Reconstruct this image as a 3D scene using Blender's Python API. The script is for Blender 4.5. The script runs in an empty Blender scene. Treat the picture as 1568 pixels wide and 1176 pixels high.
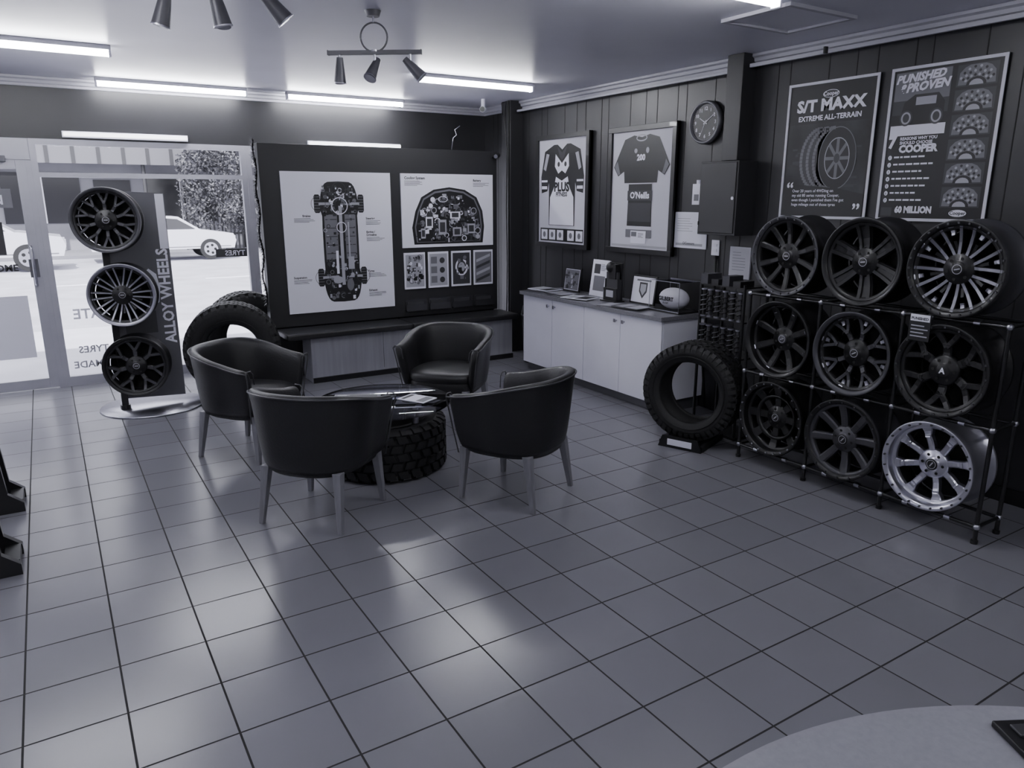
import bpy, math, random
from mathutils import Matrix, Vector
random.seed(7)
rnd=random.random
def U(a,b): return a+(b-a)*rnd()
# ------------------------------------------------------------------ materials
MATS={}
def tint(g,t=1.0): return (g*(1-.03*t), g*(1-.035*t), min(1,g*(1+.09*t)), 1)
def mat(name,g,rough=.5,metal=0.0,noise=0.0,scale=20.0,bump=0.0,coat=0.0,emit=0.0,spec=.5,stretch=None):
    if name in MATS: return MATS[name]
    m=bpy.data.materials.new(name); m.use_nodes=True; nt=m.node_tree; N=nt.nodes; L=nt.links
    p=N['Principled BSDF']; p.inputs['Base Color'].default_value=tint(g)
    p.inputs['Roughness'].default_value=rough; p.inputs['Metallic'].default_value=metal
    p.inputs['Coat Weight'].default_value=coat; p.inputs['Specular IOR Level'].default_value=spec
    if noise or bump:
        tc=N.new('ShaderNodeTexCoord'); mp=N.new('ShaderNodeMapping'); L.new(tc.outputs['Object'],mp.inputs[0])
        if stretch: mp.inputs['Scale'].default_value=stretch
        nz=N.new('ShaderNodeTexNoise'); nz.inputs['Scale'].default_value=scale; nz.inputs['Detail'].default_value=4
        L.new(mp.outputs[0],nz.inputs['Vector'])
        if noise:
            cr=N.new('ShaderNodeValToRGB'); cr.color_ramp.elements[0].position=.3; cr.color_ramp.elements[1].position=.7
            cr.color_ramp.elements[0].color=tint(g*(1-noise)); cr.color_ramp.elements[1].color=tint(min(1,g*(1+noise)))
            L.new(nz.outputs['Fac'],cr.inputs[0]); L.new(cr.outputs[0],p.inputs['Base Color'])
        if bump:
            b=N.new('ShaderNodeBump'); b.inputs['Strength'].default_value=bump; b.inputs['Distance'].default_value=.004
            L.new(nz.outputs['Fac'],b.inputs['Height']); L.new(b.outputs[0],p.inputs['Normal'])
    if emit:
        p.inputs['Emission Color'].default_value=(.95,.96,1,1); p.inputs['Emission Strength'].default_value=emit
    MATS[name]=m; return m
def glassmat(name,fac=.08,tr=.95):
    m=bpy.data.materials.new(name); m.use_nodes=True; nt=m.node_tree; N=nt.nodes; L=nt.links
    N.remove(N['Principled BSDF']); o=N['Material Output']
    t=N.new('ShaderNodeBsdfTransparent'); t.inputs[0].default_value=(tr,tr,tr,1)
    g=N.new('ShaderNodeBsdfGlossy'); g.inputs['Roughness'].default_value=.02; g.inputs[0].default_value=(.9,.9,.95,1)
    f=N.new('ShaderNodeLayerWeight'); f.inputs[0].default_value=fac
    mx=N.new('ShaderNodeMixShader'); L.new(f.outputs['Fresnel'],mx.inputs[0])
    L.new(t.outputs[0],mx.inputs[1]); L.new(g.outputs[0],mx.inputs[2]); L.new(mx.outputs[0],o.inputs[0])
    MATS[name]=m; return m
black=mat('black_plastic',.010,.38)
satin=mat('satin_black_paint',.010,.35,0,coat=.2)
matte=mat('matte_black',.005,.8)
rubber=mat('tyre_rubber',.010,.62,0,.25,60,.3)
leather=mat('black_leather',.015,.42,0,.12,90,.3,spec=.5)
piping=mat('piping_leather',.05,.3)
wood=mat('leg_timber',.20,.4,0,.12,8,0,stretch=(6,6,1))
alum=mat('aluminium_frame',.42,.38,.3,.06,5)
white=mat('white_laminate',.86,.35,0,.02,4)
paper=mat('white_paper',.84,.6)
inkb=mat('print_black',.010,.45); inkd=mat('print_dark',.04,.45); inkm=mat('print_mid',.16,.45); inkl=mat('print_light',.4,.45); inkw=mat('print_white',.86,.45)
wallm=mat('charcoal_wall_paint',.022,.42,0,.08,3,.05)
groove=mat('panel_groove',.004,.7)
crownm=mat('cornice_paint',.5,.5)
steel=mat('brushed_steel',.5,.3,1.0,.1,40)
chrome=mat('chrome',.75,.18,1.0)
gun=mat('gunmetal_alloy',.07,.42,.5)
blk_al=mat('matte_black_alloy',.008,.42,.1,coat=.1)
mach=mat('machined_alloy',.42,.36,1.0)
silver=mat('silver_alloy',.60,.28,.9)
bench_m=mat('bench_panel_laminate',.33,.45,0,.10,3,0,stretch=(9,9,.5))
ctop=mat('grey_benchtop',.20,.25,0,.15,120)
glass=glassmat('window_glass',.06,.97); tglass=glassmat('table_glass',.25,.86)
lampm=mat('fluorescent_diffuser',.9,.5,emit=66)
greym=mat('grey_paint_metal',.12,.4,.3)
# ------------------------------------------------------------------ mesh builder
class B:
    def __init__(s,name,M=None): s.name=name; s.V=[];s.F=[];s.MI=[];s.S=[];s.mats=[];s.M=M or Matrix(); s.st=[]
    def push(s,M): s.st.append(s.M.copy()); s.M=s.M@M
    def pop(s): s.M=s.st.pop()
    def add(s,vs,fs,m,smooth=False,T=None):
        if m not in s.mats: s.mats.append(m)
        k=s.mats.index(m); o=len(s.V); T=s.M@T if T is not None else s.M
        s.V+= [tuple(T@Vector(v)) for v in vs]
        flip=T.to_3x3().determinant()<0
        for f in fs:
            f=[i+o for i in f]
            if flip: f=f[::-1]
            s.F.append(f); s.MI.append(k); s.S.append(smooth)
    def box(s,x0,x1,y0,y1,z0,z1,m,T=None):
        vs=[(x,y,z) for z in(z0,z1) for y in(y0,y1) for x in(x0,x1)]
        s.add(vs,[(0,2,3,1),(4,5,7,6),(0,1,5,4),(2,6,7,3),(0,4,6,2),(1,3,7,5)],m,False,T)
    def cyl(s,p0,p1,r,m,n=16,r2=None,smooth=True,caps=True):
        p0=Vector(p0);p1=Vector(p1);r2=r if r2 is None else r2; d=p1-p0
        q=d.to_track_quat('Z','Y').to_matrix().to_4x4(); T=Matrix.Translation(p0)@q; L=d.length
        vs=[];
        for z,rr in((0,r),(L,r2)):
            for i in range(n): a=2*math.pi*i/n; vs.append((rr*math.cos(a),rr*math.sin(a),z))
        s.add(vs,[(i,(i+1)%n,n+(i+1)%n,n+i) for i in range(n)],m,smooth,T)
        if caps: s.add(vs,[tuple(range(n))[::-1],tuple(range(n,2*n))],m,False,T)
    def lathe(s,prof,m,n=48,T=None,closed=False,a0=0,a1=None,smooth=True):
        vs=[];k=len(prof)
        for i in range(n):
            a=2*math.pi*i/n
            for r,z in prof: vs.append((r*math.cos(a),r*math.sin(a),z))
        fs=[]
        for i in range(n):
            j=(i+1)%n
            for q in range(k if closed else k-1):
                w=(q+1)%k; fs.append((i*k+q,j*k+q,j*k+w,i*k+w))
        s.add(vs,fs,m,smooth,T)
    def flat(s,pts,z,m): s.add([(x,y,z) for x,y in pts],[tuple(range(len(pts)))],m)
    def rect(s,x0,y0,x1,y1,z,m): s.flat([(x0,y0),(x1,y0),(x1,y1),(x0,y1)],z,m)
    def ell(s,cx,cy,rx,ry,z,m,n=24,rot=0):
        c,q=math.cos(rot),math.sin(rot)
        s.flat([(cx+rx*math.cos(t)*c-ry*math.sin(t)*q, cy+rx*math.cos(t)*q+ry*math.sin(t)*c) for t in [2*math.pi*i/n for i in range(n)]],z,m)
    def ring(s,cx,cy,rx,ry,w,z,m,n=32):
        vs=[]
        for i in range(n):
            t=2*math.pi*i/n; vs+=[(cx+rx*math.cos(t),cy+ry*math.sin(t),z),(cx+(rx-w)*math.cos(t),cy+(ry-w)*math.sin(t),z)]
        s.add(vs,[(2*i,2*((i+1)%n),2*((i+1)%n)+1,2*i+1) for i in range(n)],m)
    def prism(s,pts,z0,z1,m,T=None,smooth=False,side=None):
        n=len(pts); vs=[(x,y,z0) for x,y in pts]+[(x,y,z1) for x,y in pts]
        s.add(vs,[tuple(range(n))[::-1],tuple(range(n,2*n))],m,False,T)
        s.add(vs,[(i,(i+1)%n,n+(i+1)%n,n+i) for i in range(n)],side or m,smooth,T)
    def tube(s,path,r,m,n=10,closed=False):
        path=[Vector(p) for p in path];k=len(path);vs=[];up=Vector((.123,.234,.96)).normalized()
        for i,p in enumerate(path):
            a=path[(i-1)%k] if(closed or i>0) else p; b=path[(i+1)%k] if(closed or i<k-1) else p
            d=(b-a).normalized(); x=d.cross(up).normalized(); y=d.cross(x)
            for j in range(n): t=2*math.pi*j/n; vs.append(tuple(p+r*(x*math.cos(t)+y*math.sin(t))))
        fs=[]
        for i in range(k if closed else k-1):
            q=(i+1)%k
            for j in range(n): fs.append((i*n+j,i*n+(j+1)%n,q*n+(j+1)%n,q*n+j))
        if not closed: fs+=[tuple(range(n))[::-1],tuple(range((k-1)*n,k*n))]
        s.add(vs,fs,m,True)
    def ball(s,c,r,m,n=16,sc=(1,1,1)):
        pr=[(r*math.sin(math.pi*i/10),-r*math.cos(math.pi*i/10)) for i in range(11)]
        s.lathe(pr,m,n,Matrix.Translation(c)@Matrix.Diagonal((*sc,1)))
    def text(s,body,x,y,size,m,z=.002,al='LEFT',bold=0,rot=0,sx=1,shear=0):
        cu=bpy.data.curves.new('t','FONT'); cu.body=body; cu.size=size; cu.align_x=al; cu.offset=bold*size; cu.resolution_u=2; cu.shear=shear
        ob=bpy.data.objects.new('t',cu); bpy.context.scene.collection.objects.link(ob)
        dg=bpy.context.evaluated_depsgraph_get(); me=bpy.data.meshes.new_from_object(ob.evaluated_get(dg))
        T=Matrix.Translation((x,y,z))@Matrix.Rotation(rot,4,'Z')@Matrix.Diagonal((sx,1,1,1))
        s.add([tuple(v.co) for v in me.vertices],[tuple(p.vertices) for p in me.polygons],m,False,T)
        bpy.data.objects.remove(ob); bpy.data.curves.remove(cu); bpy.data.meshes.remove(me)
    def done(s,bevel=0,seg=2,sub=0,parent=None):
        me=bpy.data.meshes.new(s.name); me.from_pydata(s.V,[],s.F)
        for m in s.mats: me.materials.append(m)
        me.polygons.foreach_set('material_index',s.MI); me.polygons.foreach_set('use_smooth',s.S)
        me.update(); ob=bpy.data.objects.new(s.name,me); bpy.context.scene.collection.objects.link(ob)
        if bevel:
            b=ob.modifiers.new('Bevel','BEVEL'); b.width=bevel; b.segments=seg; b.limit_method='ANGLE'; b.angle_limit=math.radians(50)
        if sub:
            b=ob.modifiers.new('Sub','SUBSURF'); b.levels=sub; b.render_levels=sub
        if parent: ob.parent=parent
        return ob
def empty(name,loc=(0,0,0)):
    e=bpy.data.objects.new(name,None); e.location=loc; bpy.context.scene.collection.objects.link(e); return e
Tr=Matrix.Translation
def frame(x,y,z,o):
    x,y,z=Vector(x),Vector(y),Vector(z); M=Matrix((x,y,z)).transposed().to_4x4(); M.translation=Vector(o); return M
def onR(Y,Z,X=4.5): return frame((0,-1,0),(0,0,1),(-1,0,0),(X,Y,Z))   # lies on right wall, faces -X
def onB(X,Z,Y=7.0): return frame((1,0,0),(0,0,1),(0,-1,0),(X,Y,Z))   # faces -Y
# ------------------------------------------------------------------ camera
fwd=Vector((.5136,.8222,-.2453)); rt=Vector((.8481,-.5298,0)); up=Vector((.13,.208,.9694))
fwd.normalize(); rt=fwd.cross(up).normalized(); up=rt.cross(fwd)
cam=bpy.data.cameras.new('camera'); co=bpy.data.objects.new('camera',cam); bpy.context.scene.collection.objects.link(co)
co.matrix_world=frame(rt,up,-fwd,(0,0,1.7)); cam.sensor_width=36; cam.lens=1124/1568*36; cam.clip_start=.05
bpy.context.scene.camera=co
# ------------------------------------------------------------------ room
XR=4.5; YB=7.8; H=2.7; XL=-3.2; YF=-2.5
fm=bpy.data.materials.new('floor_tiles'); fm.use_nodes=True; nt=fm.node_tree;N=nt.nodes;L=nt.links;p=N['Principled BSDF']
geo=N.new('ShaderNodeNewGeometry'); mp=N.new('ShaderNodeMapping'); mp.inputs['Location'].default_value=(-.03+.302*20,-.10+.302*20,0)
L.new(geo.outputs['Position'],mp.inputs[0]); br=N.new('ShaderNodeTexBrick'); L.new(mp.outputs[0],br.inputs[0])
br.offset=0; br.squash=1; br.inputs['Scale'].default_value=1; br.inputs['Brick Width'].default_value=.302; br.inputs['Row Height'].default_value=.302
br.inputs['Mortar Size'].default_value=.0038; br.inputs['Mortar Smooth'].default_value=.1
br.inputs['Color1'].default_value=tint(.175); br.inputs['Color2'].default_value=tint(.20); br.inputs['Mortar'].default_value=tint(.010)
nz=N.new('ShaderNodeTexNoise'); nz.inputs['Scale'].default_value=2.2; nz.inputs['Detail'].default_value=2; L.new(geo.outputs['Position'],nz.inputs[0])
mr=N.new('ShaderNodeMapRange'); mr.inputs[3].default_value=.96; mr.inputs[4].default_value=1.04; L.new(nz.outputs[0],mr.inputs[0])
mx=N.new('ShaderNodeVectorMath'); mx.operation='SCALE'; L.new(br.outputs['Color'],mx.inputs[0]); L.new(mr.outputs[0],mx.inputs['Scale']); L.new(mx.outputs[0],p.inputs['Base Color'])
rr=N.new('ShaderNodeMapRange'); rr.inputs[3].default_value=.22; rr.inputs[4].default_value=.26; L.new(nz.outputs[0],rr.inputs[0]); 
ra=N.new('ShaderNodeMath'); ra.operation='MULTIPLY_ADD'; ra.inputs[1].default_value=.6; L.new(br.outputs['Fac'],ra.inputs[0]); L.new(rr.outputs[0],ra.inputs[2]); L.new(ra.outputs[0],p.inputs['Roughness'])
p.inputs['Specular IOR Level'].default_value=.55
hm=N.new('ShaderNodeMath'); hm.operation='MULTIPLY'; hm.inputs[1].default_value=-1; L.new(br.outputs['Fac'],hm.inputs[0])
bp=N.new('ShaderNodeBump'); bp.inputs['Strength'].default_value=.5; bp.inputs['Distance'].default_value=.002; L.new(hm.outputs[0],bp.inputs['Height']); L.new(bp.outputs[0],p.inputs['Normal'])
b=B('floor'); b.box(XL,XR+.12,YF,YB+.1,-.1,0,fm); b.done()
ceilm=mat('ceiling_paint',.76,.36,0,.03,2,.05)
b=B('ceiling'); b.box(XL,XR+.12,YF,YB+.1,H,H+.2,ceilm); b.done()
b=B('wall_right'); b.box(XR,XR+.12,YF,YB+.1,0,H,wallm)
y=-2.3
ys=[]
k=0
while y<7.7:
    ys.append(y); y+=[.10,.24,.14,.20,.30][k%5]; k+=1
for y in ys: b.box(XR-.0015,XR,y-.003,y+.003,0,H,groove)
b.done()
b=B('wall_back'); b.box(XL,XR,YB,YB+.1,2.2,H,wallm)
b.box(4.40,XR,YB,YB+.1,0,2.2,crownm); b.done()
b=B('wall_left'); b.box(XL-.12,XL,YF,YB+.1,0,H,mat('left_wall_paint',.45,.6)); b.done()
b=B('wall_front'); b.box(XL,XR,YF-.12,YF,0,H,mat('front_wall_paint',.35,.6)); b.done()
b=B('trim_pilaster'); b.box(4.34,XR,6.98,7.16,0,H,wallm); b.box(4.325,4.345,7.0,7.02,0,H,black); b.done(.004)
b=B('trim_boxed_duct'); b.box(4.36,XR,3.88,4.03,1.97,H,wallm); b.done(.004)
b=B('trim_cornice')
prof=[(0,0),(.055,0),(.055,-.018),(.035,-.028),(.03,-.05),(.012,-.055),(.012,-.075),(0,-.078)]
def cornice(T,L_): 
    n=len(prof); vs=[(0,q[0],q[1]) for q in prof]+[(L_,q[0],q[1]) for q in prof]
    b.add(vs,[(i,(i+1)%n,n+(i+1)%n,n+i) for i in range(n)]+[tuple(range(n)),tuple(range(n,2*n))[::-1]],crownm,False,T)
cornice(frame((0,1,0),(-1,0,0),(0,0,1),(XR,YF,H-.002)),YB-YF)
cornice(frame((1,0,0),(0,-1,0),(0,0,1),(XL,YB,H-.002)),XR-XL)
b.done()
b=B('trim_conduit'); b.box(4.40,4.425,YF,3.86,H-.10,H-.075,crownm); b.box(4.33,4.36,3.2,3.215,H-.11,H-.07,black); b.box(4.40,4.43,4.04,6.95,H-.115,H-.095,crownm); b.done(.002)
b=B('baseboard_right'); b.box(XR-.015,XR,YF,4.1,0,.09,satin); b.box(XR-.015,XR,6.4,6.95,0,.09,satin); b.done(.002)
# shopfront
def winframe(name,x0,x1,z0,z1,trans=None,th=.05,d=.06):
    b=B(name); y0,y1=YB-.0,YB+d
    b.box(x0,x0+th,y0,y1,z0,z1,alum); b.box(x1-th,x1,y0,y1,z0,z1,alum)
    b.box(x0+th,x1-th,y0,y1,z0,z0+.09,alum); b.box(x0+th,x1-th,y0,y1,z1-th,z1,alum)
    if trans: b.box(x0+th,x1-th,y0,y1,trans-.02,trans+.02,alum)
    b.box(x0+th,x1-th,YB+.028,YB+.032,z0+.09,z1-th,glass)
    return b
b=winframe('window_1',-.02,1.78,0,2.2,1.90)
b.push(onB(0,0,YB+.027))
b.push(Matrix.Diagonal((-1,1,1,1)))
b.rect(-1.72,1.13,-1.42,1.21,.001,inkd); b.text('TYRES',-1.70,1.145,.07,inkw,.002,bold=.02)
b.text('LATE',-.42,.62,.13,inkw,.002,bold=.02); b.text('MADE',-.32,.16,.09,inkl,.002,bold=.02); b.text('TYRES',-.38,.30,.09,inkl,.002,bold=.02)
b.pop(); b.pop()
b.done(.003)
winframe('window_2',1.78,3.1,0,2.2,1.90).done(.003)
winframe('window_3',3.1,4.40,0,2.2,1.90).done(.003)
b=winframe('door_1',-1.10,-.06,0.01,2.02,None,.075,.05)
b.tube([(-.115,YB-.01,.95),(-.115,YB-.05,.97),(-.115,YB-.05,1.27),(-.115,YB-.01,1.29)],.012,steel)
b.box(-.15,-.08,YB-.012,YB,1.02,1.18,greym)
b.push(onB(0,0,YB+.027)); b.rect(-.62,.30,-.2,.86,.001,inkw); b.rect(-.75,1.62,-.20,1.78,.001,inkm); b.text('OPEN',-.55,1.65,.11,inkw,.002,bold=.02)
b.text('WELCOME',-.62,1.08,.08,inkd,.002,bold=.03); b.rect(-.9,1.22,-.30,1.50,.001,inkd); b.pop()
b.done(.003)
b=B('trim_door_head'); b.box(-1.14,-.02,YB,YB+.06,2.02,2.2,alum); b.box(-.062,-.018,YB,YB+.06,0,2.02,alum); b.box(-1.14,-1.1,YB,YB+.06,0,2.02,alum); b.box(-.5,-.2,YB-.05,YB,2.0,2.05,greym); b.done(.003)
winframe('window_4',XL,-1.14,0,2.2,1.90).done(.003)
# ------------------------------------------------------------------ ceiling lamps
def batten(name,x0,x1,y,z):
    b=B(name)
    b.box(x0,x1,y-.035,y+.035,z,z+.03,crownm); b.box(x0+.015,x1-.015,y-.022,y+.022,z-.038,z,lampm)
    b.box(x0,x0+.015,y-.03,y+.03,z-.045,z,white); b.box(x1-.015,x1,y-.03,y+.03,z-.045,z,white)
    b.done(.003)
for x0,x1,y,z in [(-.75,.54,6.0,2.67),(.53,1.78,7.55,2.67),(2.15,3.37,7.55,2.67),(2.75,3.9,5.9,2.67),(2.03,3.27,2.72,2.67),(-2.6,-1.4,7.5,2.67),(-1.2,0,2.6,2.67),(-2.2,-1.0,-.4,2.67),(.2,1.4,-.9,2.67),(2.6,3.8,-.6,2.67),(-2.6,-1.4,4.6,2.67)]:
    batten('ceiling_batten_and_added_fill',x0,x1,y,z)  # out-of-view battens behind camera and at left are added for diffuse light
for x0,x1 in [(.24,1.26),(2.40,3.42)]:
    b=B('wall_batten_light'); b.box(x0,x1,YB-.03,YB,2.215,2.27,white); b.box(x0+.01,x1-.01,YB-.06,YB-.03,2.228,2.258,mat('led_diffuser',.9,.5,emit=4)); b.done(.003)
b=B('ceiling_hatch'); 
hx0,hx1,hy0,hy1=3.47,4.05,2.8,3.28
fw=.03
b.box(hx0,hx1,hy0,hy0+fw,H-.02,H,crownm);b.box(hx0,hx1,hy1-fw,hy1,H-.02,H,crownm);b.box(hx0,hx0+fw,hy0+fw,hy1-fw,H-.02,H,crownm);b.box(hx1-fw,hx1,hy0+fw,hy1-fw,H-.02,H,crownm)
b.box(hx0+fw,hx1-fw,hy0+fw,hy1-fw,H-.008,H,ceilm); b.done(.002)
def tracklight(c,ang,aims):
    b=B('ceiling_spotlight_track'); cx,cy=c
    b.cyl((cx,cy,H),(cx,cy,H-.03),.045,greym,24,.035); b.cyl((cx,cy,H-.03),(cx,cy,H-.06),.006,steel,8)
    R_=.075; b.tube([(cx+R_*math.cos(t)*math.cos(ang),cy+R_*math.cos(t)*math.sin(ang),H-.06-R_+R_*math.sin(t)) for t in [2*math.pi*i/28 for i in range(28)]],.005,greym,8,True)
    zt=2.49; dx,dy=math.cos(ang),math.sin(ang); Lh=.26
    b.cyl((cx,cy,zt),(cx,cy,zt+.01),.02,steel); 
    b.push(Tr((cx,cy,zt))@Matrix.Rotation(ang,4,'Z')); b.box(-Lh,Lh,-.012,.012,-.014,.008,greym); b.box(-Lh-.005,-Lh,-.015,.015,-.015,.01,greym); b.box(Lh,Lh+.005,-.015,.015,-.015,.01,greym); b.pop()
    for t,a in zip((-.2,0,.2),aims):
        q=Vector((cx+dx*t,cy+dy*t,zt-.012)); b.cyl(q,q-Vector((0,0,.045)),.008,steel,8)
        d=Vector(a).normalized(); o=q-Vector((0,0,.06))
        b.ball(o,.017,greym)
        b.cyl(o-d*.045,o+d*.015,.018,greym,16,.026); b.cyl(o+d*.015,o+d*.085,.026,greym,20,.034); b.cyl(o+d*.085,o+d*.09,.036,steel,20); b.cyl(o+d*.0901,o+d*.0905,.028,mat('spot_lens',.5,.1),20)
    b.done()
tracklight((1.69,4.15),-.62,[(.0,.1,-1),(-.5,-.3,-.8),(.6,-.35,-.7)])
tracklight((.66,3.15),-.62,[(-.2,.1,-.8),(.2,.0,-1),(.6,-.1,-.7)])
# ------------------------------------------------------------------ chairs
def tubchair(c,face):
    fx,fy=Vector(face).normalized(); T=frame((fy,-fx,0),(fx,fy,0),(0,0,1),(c[0],c[1],0))
    e=empty('tub_armchair'); 
    path=[]; hw=.325
    na=5
    for i in range(na): path.append((-hw+.01,.27-.27*i/na))
    for i in range(19):
        t=math.pi*i/18; x=-math.cos(t); y=-math.sin(t)
        path.append((hw*math.copysign(abs(x)**.8,x),-.30*abs(y)**.85))
    for i in range(1,na+1): path.append((hw-.01,.27*i/na))
    n=len(path); b=B('shell',T); vs=[]; K=10
    for i,(x,y) in enumerate(path):
        p0=Vector(path[max(i-1,0)]);p1=Vector(path[min(i+1,n-1)]); d=(p1-p0).normalized(); nn=Vector((-d.y,d.x))
        if nn.dot(Vector((x,y-.05)))<0: nn=-nn
        back=max(0,min(1,(.27-y)/.57)); back=back*back*(3-2*back)
        zt=.64+.105*back; zb=.29-.015*back
        th=.055
        q=Vector((x,y))
        def P(off,z,sc=1): w=q*sc+nn*off; return (w.x,w.y,z)
        vs+=[P(0,zb,.86),P(.006,zb+.12,.91),P(.006,(zb+zt)/2+.04,.955),P(.008,zt-.05,.995),P(.016,zt-.012,1.0),P(.004,zt+.004,1.0),P(-.03,zt+.002,1.0),P(-th+.006,zt-.02,1.0),P(-th,zt-.09,.985),P(-th-.01,.36,.9)]
    fs=[]
    for i in range(n-1):
        for j in range(K): fs.append((i*K+j,i*K+(j+1)%K,(i+1)*K+(j+1)%K,(i+1)*K+j))
    fs+=[tuple(range(K))[::-1],tuple(range((n-1)*K,n*K))]
    b.add(vs,fs,leather,True); ob=b.done(sub=1,parent=e)
    b=B('piping',T); b.tube([vs[i*K+4] for i in range(n)],.0045,piping,8); b.tube([Vector(vs[j])+Vector((0,.003,0)) for j in (0,1,2,3,4,5,6,7,8)],.004,piping,6); b.tube([Vector(vs[(n-1)*K+j])+Vector((0,.003,0)) for j in (0,1,2,3,4,5,6,7,8)],.004,piping,6); b.done(parent=e)
    b=B('seat',T)
    out=[(-.26,.285),(.26,.285),(.275,.1),(.27,-.08),(.20,-.22),(.08,-.265),(-.08,-.265),(-.20,-.22),(-.27,-.08),(-.275,.1)]
    def lay(sc,z,dy=0): return [(x*sc,y*sc+dy,z) for x,y in out]
    L_=[lay(.93,.285),lay(.97,.30),lay(.97,.37),lay(.95,.375),lay(.99,.385),lay(1.0,.41),lay(.97,.44),lay(.80,.457),lay(.4,.462)]
    m=len(out); vv=sum(L_,[]); ff=[]
    for a in range(len(L_)-1):
        for j in range(m): ff.append((a*m+j,a*m+(j+1)%m,(a+1)*m+(j+1)%m,(a+1)*m+j))
    ff+=[tuple(range(m))[::-1],tuple(range((len(L_)-1)*m,len(L_)*m))]
    b.add(vv,ff,leather,True); b.done(sub=2,parent=e)
    for k,(sx,sy) in enumerate([(-1,1),(1,1),(-1,-1),(1,-1)]):
        b=B('leg_%d'%(k+1),T); x0,y0=sx*.215,(.225 if sy>0 else -.185); x1,y1=sx*.24,(.24 if sy>0 else -.235)
        a,c_=.024,.013
        vs2=[(x1+i*c_,y1+j*c_,0) for i,j in((-1,-1),(1,-1),(1,1),(-1,1))]+[(x0+i*a,y0+j*a,.32) for i,j in((-1,-1),(1,-1),(1,1),(-1,1))]
        b.add(vs2,[(3,2,1,0),(4,5,6,7),(0,1,5,4),(1,2,6,5),(2,3,7,6),(3,0,4,7)],wood); b.done(.003,parent=e)
tubchair((1.04,5.08),(.62,-.78))
tubchair((1.13,3.79),(.76,.65))
tubchair((2.20,3.46),(-.47,.88))
tubchair((2.50,4.92),(-.74,-.67))
# ------------------------------------------------------------------ tyres
def tyre(b,T,R=.36,Ri=.21,W=.24,nb=36,rows=5,lug=.012,m=rubber):
    b.push(T); w=W/2
    pr=[(Ri,-w*.78),(Ri+.012,-w*.86),(Ri+.03,-w*.93),((R+Ri)/2,-w*1.06),(R-.05,-w*1.03),(R-.028,-w*.95),(R-lug,-w*.78),(R-lug+.002,0),(R-lug,w*.78),(R-.028,w*.95),(R-.05,w*1.03),((R+Ri)/2,w*1.06),(Ri+.03,w*.93),(Ri+.012,w*.86),(Ri,w*.78),(Ri+.02,w*.7),(R-.045,w*.8),(R-.03,0),(R-.045,-w*.8),(Ri+.02,-w*.7)]
    b.lathe(pr,m,64,closed=True)
    for side in(-1,1):
        for rr in (Ri+.045,R-.065): b.lathe([(rr-.003,side*w*1.0),(rr,side*(w*1.06+.003)),(rr+.003,side*w*1.0)],m,64)
    for r_ in range(rows):
        zc=-w*.72+w*1.44*r_/(rows-1); hw_=w*1.44/(rows-1)*.40
        for i in range(nb):
            a=2*math.pi*(i+.5*(r_%2))/nb; hl=math.pi*R/nb*.72
            sk=.3*hl*(1 if r_%2 else -1)
            vs=[]
            for z,r0 in((0,R-lug-.004),(1,R)):
                for sx,sz in((-1,-1),(1,-1),(1,1),(-1,1)): vs.append((r0*math.cos(a)-(sx*hl+sk*sz)*math.sin(a), r0*math.sin(a)+(sx*hl+sk*sz)*math.cos(a), zc+sz*hw_))
            b.add(vs,[(4,5,6,7),(0,1,5,4),(1,2,6,5),(2,3,7,6),(3,0,4,7)],m)
    for side in(-1,1):
        for i in range(nb):
            a=2*math.pi*(i+.25)/nb; hl=math.pi*R/nb*.6; vs=[]
            for r0,z0,z1 in((R-.002,w*.72,w*.93),(R-.03,w*.9,w*1.05),(R-.055,w*1.0,w*1.08)):
                for sx in(-1,1): vs.append((r0*math.cos(a)-sx*hl*math.sin(a),r0*math.sin(a)+sx*hl*math.cos(a),side*z1))
            for r0,z1 in((R-.015,w*.75),(R-.035,w*.85),(R-.055,w*.95)):
                for sx in(-1,1): vs.append((r0*math.cos(a)-sx*hl*math.sin(a),r0*math.sin(a)+sx*hl*math.cos(a),side*z1))
            b.add(vs,[(0,1,3,2),(2,3,5,4),(0,2,8,6),(1,7,9,3),(2,4,10,8),(3,9,11,5),(0,6,7,1),(4,5,11,10)],m)
    b.pop()
TX,TY=1.72,4.33
e=empty('coffee_table')
b=B('tyre_base'); tyre(b,Tr((TX,TY,.165)),R=.40,Ri=.22,W=.31,nb=30,rows=5,lug=.018); b.done(parent=e)
b=B('tyre_base_spacer'); b.cyl((TX,TY,.30),(TX,TY,.415),.20,matte,40); 
for a in range(4): b.cyl((TX+.28*math.cos(a*1.57+.4),TY+.28*math.sin(a*1.57+.4),.33),(TX+.28*math.cos(a*1.57+.4),TY+.28*math.sin(a*1.57+.4),.42),.02,steel)
b.done(parent=e)
b=B('glass_top'); b.lathe([(0,.42),(.435,.42),(.44,.424),(.44,.428),(.435,.432),(0,.432)],tglass,72,Tr((TX,TY,0))); b.done(parent=e)
b=B('brochure',Tr((1.92,4.24,.4335))@Matrix.Rotation(.5,4,'Z')); b.box(-.075,.075,-.105,.105,0,.004,paper); b.rect(-.06,-.09,.06,-.03,.0045,inkm); b.rect(-.06,.06,.06,.09,.0045,inkd); b.done()
b=B('magazine',Tr((1.58,4.44,.4335))@Matrix.Rotation(1.1,4,'Z')); b.box(-.105,.105,-.15,.15,0,.006,inkm); b.rect(-.09,-.13,.09,.05,.0065,inkd); b.rect(-.09,.07,.09,.13,.0065,inkl); b.done()
ax=Vector((-.93,-.37,0)).normalized()
T=frame(Vector((0,0,1)).cross(ax),(0,0,1),ax,(3.76,3.58,.385))
b=B('display_tyre'); tyre(b,T,R=.345,Ri=.215,W=.25,nb=44,rows=5,lug=.009); b.done()
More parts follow.
